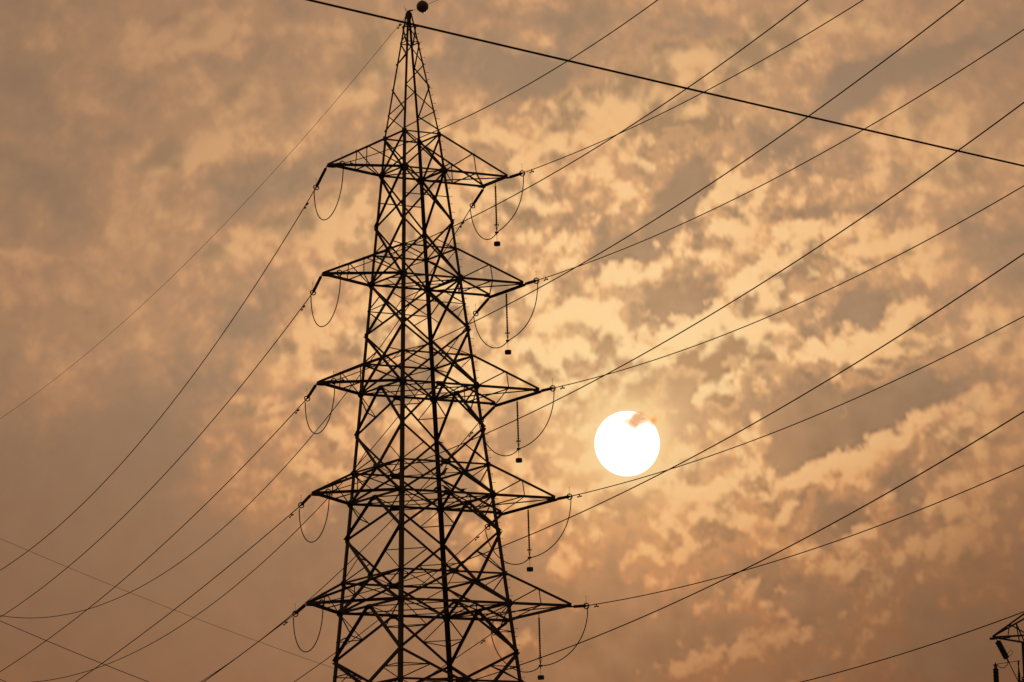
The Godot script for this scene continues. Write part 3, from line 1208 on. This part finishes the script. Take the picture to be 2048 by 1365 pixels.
func build_lines() -> void:
	for i in 6:
		for k in ["A", "B", "L", "R"]:
			span_line(k, i)
	# earth wires from the peak
	var pk := world(Vector3(0, 60.05, 0))
	var pts := PackedVector3Array()
	var d := compass(LEFT_LINE)
	for k in 61:
		var x := 170.0 * pow(k / 60.0, 1.2)
		pts.append(pk + d * x + Vector3(0, -0.205 * x + 0.00118 * x * x, 0))
	var o := wire("earth_wire", "thin wire falling from the tower peak to the lower left", "earth wire", pts, 0.011)
	damper(o, d * 1.35 + Vector3(0, -0.27, 0), d + Vector3(0, -0.2, 0), Vector3.UP)
	var head := world(Vector3(0.05, 60.10, 0.32))
	var q := PackedVector3Array()
	d = compass(RIGHT_LINE)
	for k in 41:
		var x := 120.0 * k / 40.0
		q.append(head + d * x + Vector3(0, -0.138 * x + 0.0012 * x * x, 0))
	wire("earth_wire", "thin wire leaving the tower peak through the marker ball, rising right", "earth wire", q, 0.011)
	# marker ball
	var at := head + d * 1.72 + Vector3(0, -0.235, 0)
	var ball := thing("marker_ball", "round two-tone aircraft warning ball on the wire beside the tower peak", "marker ball", at)
	ball.basis = frame_of(d)
	var red := steel_like(Color(0.33, 0.10, 0.08), 0.5, 41, 0.15)
	var grey := steel_like(Color(0.25, 0.26, 0.27), 0.5, 42, 0.15)
	for s in 2:
		var st := start()
		st.set_smooth_group(0)
		var nu := 20
		for i in nu:
			for k in nu:
				var v := []
				for c in [[i, k], [i, k + 1], [i + 1, k + 1], [i + 1, k]]:
					var th: float = PI * c[0] / nu
					var ph: float = PI * c[1] / nu
					v.append(Vector3(sin(ph) * (1.0 if s == 0 else -1.0) * sin(th), cos(th), cos(ph) * sin(th)) * 0.312)
				if s == 0:
					quad(st, v[0], v[3], v[2], v[1])
				else:
					quad(st, v[0], v[1], v[2], v[3])
		part(ball, "hemisphere", done(st), red if s == 1 else grey, Transform3D(Basis(), Vector3(0.002 if s == 0 else -0.002, 0, 0)))
	part(ball, "seam_band", torus(0.312, 0.012, 40, 6), zinc, Transform3D(Basis(Vector3.UP, PI / 2), Vector3.ZERO))
	part(ball, "clamp_bolt", rod(Vector3(-0.03, 0.28, 0), Vector3(-0.04, 0.40, 0), 0.022), zinc)
	part(ball, "clamp_bolt", rod(Vector3(0.02, -0.28, 0), Vector3(0.02, -0.37, 0), 0.024), zinc)
	# a thick cable that crosses close to the camera, and thin ones far behind
	wire("overhead_cable", "thick black cable crossing in front of the tower peak, falling to the right", "overhead cable", line_through(Vector3(-2.384, 15.618, -52), Vector3(2.84, 15.985, -59), Vector3(8.06, 16.373, -66), -1.6, 2.6, 60), 0.0155)
	wire("far_wire", "faint hair-thin wire crossing low on the left behind the tower", "wire", line_through(Vector3(-36.152, 44.312, -300), Vector3(-24.73, 39.2, -300), Vector3(-13.315, 34.614, -300), -1.0, 1.6, 40), 0.012)
	wire("far_wire", "dark wire crossing the bottom left corner under the power lines", "wire", line_through(Vector3(-28.96, 31.138, -240), Vector3(-24.85, 29.26, -240), Vector3(-20.743, 27.482, -240), -2.2, 2.4, 40), 0.0185)
	wire("far_wire", "short bit of wire cutting the extreme bottom left corner", "wire", line_through(Vector3(-28.987, 27.928, -241), Vector3(-26.9, 26.95, -241), Vector3(-24.8, 26.05, -241), -2.2, 2.4, 40), 0.0185)


# ------------------------------------------------------------------ the terminal mast at the lower right
func build_terminal() -> void:
	var z := -240.0
	var t := thing("terminal_mast", "end of a lattice arm on a steel mast at the lower right edge", "power tower", Vector3(29.3, 0, z))
	var o := -t.position
	var e := Vector3(26.21, 28.55, z) + o
	for s in [-1.0, 1.0]:
		var foot := Vector3(28.06, 0, z + 0.95 * s) + o
		var hip := Vector3(28.10, 28.30 if s < 0 else 28.50, z + 0.95 * s) + o
		var far_hip := Vector3(30.6, 28.4, z + 0.95 * s) + o
		var top := Vector3(30.3, 31.3 if s > 0 else 30.75, z + 0.6 * s) + o
		angle(t, "leg", foot, hip, 0.2, Vector3.LEFT)
		angle(t, "leg", Vector3(30.7, 0, z + 0.95 * s) + o, Vector3(30.4, 36.0, z + 0.3 * s) + o, 0.2, Vector3.RIGHT)
		angle(t, "lower_chord", e, hip, 0.11, Vector3(0, 0, s))
		angle(t, "lower_chord", hip, far_hip, 0.11, Vector3(0, 0, s))
		angle(t, "upper_chord", e + Vector3(0, 0.04, 0), top, 0.1, Vector3(0, 0, s))
		var f := 0.42 if s > 0 else 0.55
		var u := (e + Vector3(0, 0.04, 0)).lerp(top, 0.235 if s > 0 else 0.335)
		var l := e.lerp(hip, f if s > 0 else 0.83)
		angle(t, "web_post", u, l, 0.065, Vector3(0, 0, s))
		angle(t, "web_brace", u, hip, 0.075, Vector3(0, 0, s))
		angle(t, "web_brace", u.lerp(top, 0.5), hip, 0.07, Vector3(0, 0, s))
		for k in 6:
			var y0 := 1.0 + 4.4 * k
			angle(t, "diagonal_brace", Vector3(28.06, y0, z + 0.95 * s) + o, Vector3(30.68, y0 + 4.4, z + 0.95 * s) + o, 0.08, Vector3(0, 0, s))
			angle(t, "diagonal_brace", Vector3(30.68, y0, z + 0.95 * s) + o, Vector3(28.06, y0 + 4.4, z + 0.95 * s) + o, 0.08, Vector3(0, 0, s))
	plate(t, "end_plate", Vector3(26.2, 28.46, z) + o, Vector3.BACK, Vector3.RIGHT, 0.34, 0.12, plate_mesh, 0.24)
	plate(t, "gusset_plate", Vector3(26.95, 28.49, z + 0.3) + o, Vector3.BACK, Vector3.RIGHT, 0.42, 0.13, plate_mesh, 0.04)
	plate(t, "gusset_plate", Vector3(28.1, 28.28, z + 0.98) + o, Vector3.BACK, Vector3.RIGHT, 0.3, 0.3, oct_mesh, 0.04)
	# bracket that carries the post insulator and the arrester
	angle(t, "bracket_beam", Vector3(27.95, 25.62, z + 0.7) + o, Vector3(25.95, 25.45, z + 0.7) + o, 0.16, Vector3.UP)
	angle(t, "bracket_beam", Vector3(27.85, 26.1, z + 0.72) + o, Vector3(26.9, 25.5, z + 0.72) + o, 0.1, Vector3.BACK)
	plate(t, "gusset_plate", Vector3(27.74, 26.1, z + 0.74) + o, Vector3.BACK, Vector3(0.6, 0.8, 0), 0.62, 0.13, plate_mesh, 0.05)
	var ring := torus(0.085, 0.03, 20, 8)
	part(t, "clamp_ring", ring, zinc, Transform3D(Basis(), Vector3(27.72, 26.12, z + 0.78) + o))
	# the hanging insulator
	var a := Vector3(26.42, 28.44, z)
	var b := Vector3(26.985, 27.15, z + 0.25)
	var d := b - a
	var l2 := d.length()
	var h := thing("strain_insulator", "fat dark ribbed insulator slanting under the arm at the lower right edge", "insulator", a)
	h.basis = frame_of(d)
	part(h, "shackle", rod(Vector3(0, 0, -0.06), Vector3(0, 0, 0.2), 0.022), zinc)
	part(h, "insulator_body", sheds(0.16, 1.22, 11, 0.15, 0.185, 0.178), porcelain)
	part(h, "end_cap", lathe(PackedVector2Array([Vector2(0.10, 0.0), Vector2(0.101, 0.05), Vector2(0.17, 0.13), Vector2(0.18, 0.0)])), zinc)
	part(h, "end_cap", lathe(PackedVector2Array([Vector2(1.2, 0.0), Vector2(1.201, 0.12), Vector2(1.27, 0.06), Vector2(1.28, 0.0)])), zinc)
	part(h, "clamp", rod(Vector3(0, 0, 1.2), Vector3(0, 0, l2 + 0.06), 0.04, 0.05), zinc)
	# wires at the foot of it
	wire("drop_wire", "wire running down right from the fat insulator at the lower right edge", "wire", PackedVector3Array([b, Vector3(27.37, 26.24, z + 0.35), Vector3(27.8, 25.2, z + 0.5), Vector3(28.6, 22.5, z + 0.9)]), 0.026)
	wire("jumper_cable", "short slack cable from the fat insulator to the ribbed post at the lower right", "jumper cable", smooth_line([b, Vector3(26.86, 26.72, z + 0.4), Vector3(26.52, 26.66, z + 0.6), Vector3(26.31, 26.93, z + 0.7)], 18), 0.02)
	wire("wire_loop", "small upright loop of wire on the fat insulator at the lower right edge", "wire", smooth_line([Vector3(26.9, 27.36, z + 0.2), Vector3(27.62, 27.66, z + 0.2), Vector3(27.05, 28.05, z + 0.2), Vector3(26.93, 27.42, z + 0.24)], 24), 0.012)
	# ribbed post, arrester and the bar between them
	var up := Basis(Vector3.RIGHT, Vector3.FORWARD, Vector3.UP).orthonormalized()
	up = Basis(Vector3.RIGHT, Vector3.UP.cross(Vector3.RIGHT), Vector3.UP)
	var post := thing("post_insulator", "thick ribbed upright post insulator at the bottom right corner", "insulator", Vector3(26.215, 25.5, z + 0.7))
	part(post, "insulator_body", sheds(0.05, 1.22, 15, 0.14, 0.18, 0.174), porcelain, Transform3D(up, Vector3.ZERO))
	part(post, "neck", lathe(PackedVector2Array([Vector2(1.2, 0.0), Vector2(1.201, 0.09), Vector2(1.40, 0.085), Vector2(1.41, 0.14), Vector2(1.45, 0.14), Vector2(1.46, 0.05), Vector2(1.56, 0.03), Vector2(1.561, 0.0)])), zinc, Transform3D(up, Vector3.ZERO))
	var arr := thing("surge_arrester", "slender pointed arrester with a few discs at the bottom right corner", "arrester", Vector3(27.49, 25.62, z + 0.7))
	part(arr, "insulator_body", sheds(0.1, 0.84, 6, 0.06, 0.125, 0.095), porcelain, Transform3D(up, Vector3.ZERO))
	part(arr, "stem", rod(Vector3(0, 0.8, 0), Vector3(0.0, 1.32, 0), 0.055, 0.028), zinc)
	part(arr, "cap", rod(Vector3(0, 1.28, 0), Vector3(0, 1.52, 0), 0.05, 0.045), zinc)
	wire("connecting_bar", "thin level bar joining the ribbed post and the arrester", "bar", PackedVector3Array([Vector3(26.32, 26.98, z + 0.7), Vector3(27.62, 27.12, z + 0.7)]), 0.017, "", zinc)


# ------------------------------------------------------------------ birds
func bird(label: String, at: Vector3, facing: float, pitch: float, size: float, spread := 0.0) -> void:
	var t := thing("crow", label, "bird", at, "dark birds on the tower")
	t.basis = Basis(Vector3.UP, deg_to_rad(facing)) * Basis(Vector3.BACK, deg_to_rad(pitch)) * Basis().scaled(Vector3.ONE * size)
	# body from tail to beak along x, one skin
	var spine := [[-0.27, 0.02, 0.028, 0.008], [-0.20, 0.035, 0.034, 0.012], [-0.13, 0.06, 0.035, 0.026], [-0.07, 0.085, 0.052, 0.05], [0.0, 0.105, 0.066, 0.064], [0.06, 0.125, 0.062, 0.06], [0.105, 0.15, 0.046, 0.048], [0.135, 0.178, 0.036, 0.038], [0.165, 0.19, 0.035, 0.035], [0.19, 0.19, 0.024, 0.024], [0.205, 0.187, 0.012, 0.013], [0.23, 0.18, 0.009, 0.010], [0.25, 0.172, 0.003, 0.003]]
	var st := start()
	st.set_smooth_group(0)
	var n := 12
	for i in spine.size() - 1:
		for k in n:
			var v := []
			for c in [[i, k], [i, k + 1], [i + 1, k + 1], [i + 1, k]]:
				var s: Array = spine[c[0]]
				var a: float = TAU * c[1] / n
				v.append(Vector3(s[0], s[1] + sin(a) * s[3], cos(a) * s[2]))
			quad(st, v[0], v[1], v[2], v[3])
	part(t, "body", done(st), feather)
	for s in [-1.0, 1.0]:
		var w := start()
		if spread > 0.0:
			tube(w, PackedVector3Array([Vector3(0.05, 0.12, 0.04 * s), Vector3(0.04, 0.12 + spread * 0.1, 0.16 * s), Vector3(-0.02, 0.12 + spread * 0.16, 0.28 * s), Vector3(-0.1, 0.12 + spread * 0.14, 0.36 * s)]), [0.03, 0.045, 0.035, 0.006], 6)
		else:
			tube(w, PackedVector3Array([Vector3(0.07, 0.14, 0.055 * s), Vector3(0.0, 0.115, 0.068 * s), Vector3(-0.1, 0.08, 0.05 * s), Vector3(-0.21, 0.05, 0.02 * s)]), [0.02, 0.042, 0.03, 0.004], 6)
		part(t, "wing", done(w), feather)
		if spread == 0.0:
			var g := start()
			tube(g, PackedVector3Array([Vector3(0.0, 0.06, 0.03 * s), Vector3(0.015, 0.0, 0.032 * s), Vector3(0.05, -0.005, 0.034 * s)]), [0.012, 0.007, 0.006], 6)
			part(t, "leg", done(g), feather)


func build_birds() -> void:
	var chord_a := leg("N", LOWER[3])
	var chord_b := leg("R", LOWER[3])
	bird("hunched dark bird on the fourth arm's chord, just right of the tall inner leg", world(chord_a.lerp(chord_b, 0.475) + Vector3(0, 0.06, 0.02)), 150.0, 10.0, 1.25)
	bird("small dark bird near the middle of the fourth arm's chord, tail up", world(chord_a.lerp(chord_b, 0.665) + Vector3(0, 0.06, 0.02)), 155.0, -25.0, 1.0)
	bird("dark bird half hidden behind the inner leg at the fourth arm", world(chord_a.lerp(chord_b, 0.385) + Vector3(0, 0.06, 0.02)), 35.0, 14.0, 1.1)
	var ring_a := leg("F", UPPER[3])
	var ring_b := leg("R", UPPER[3])
	bird("largest dark bird perched above the fourth arm, right of the inner leg", world(ring_a.lerp(ring_b, 0.11) + Vector3(0, 0.08, 0)), 25.0, 24.0, 1.55)
	bird("tiny dark bird flying behind the right leg above the fourth arm", world(leg("R", UPPER[3] + 1.05) + Vector3(-2.2, 0.0, -1.0)), 140.0, 0.0, 0.7, 0.5)
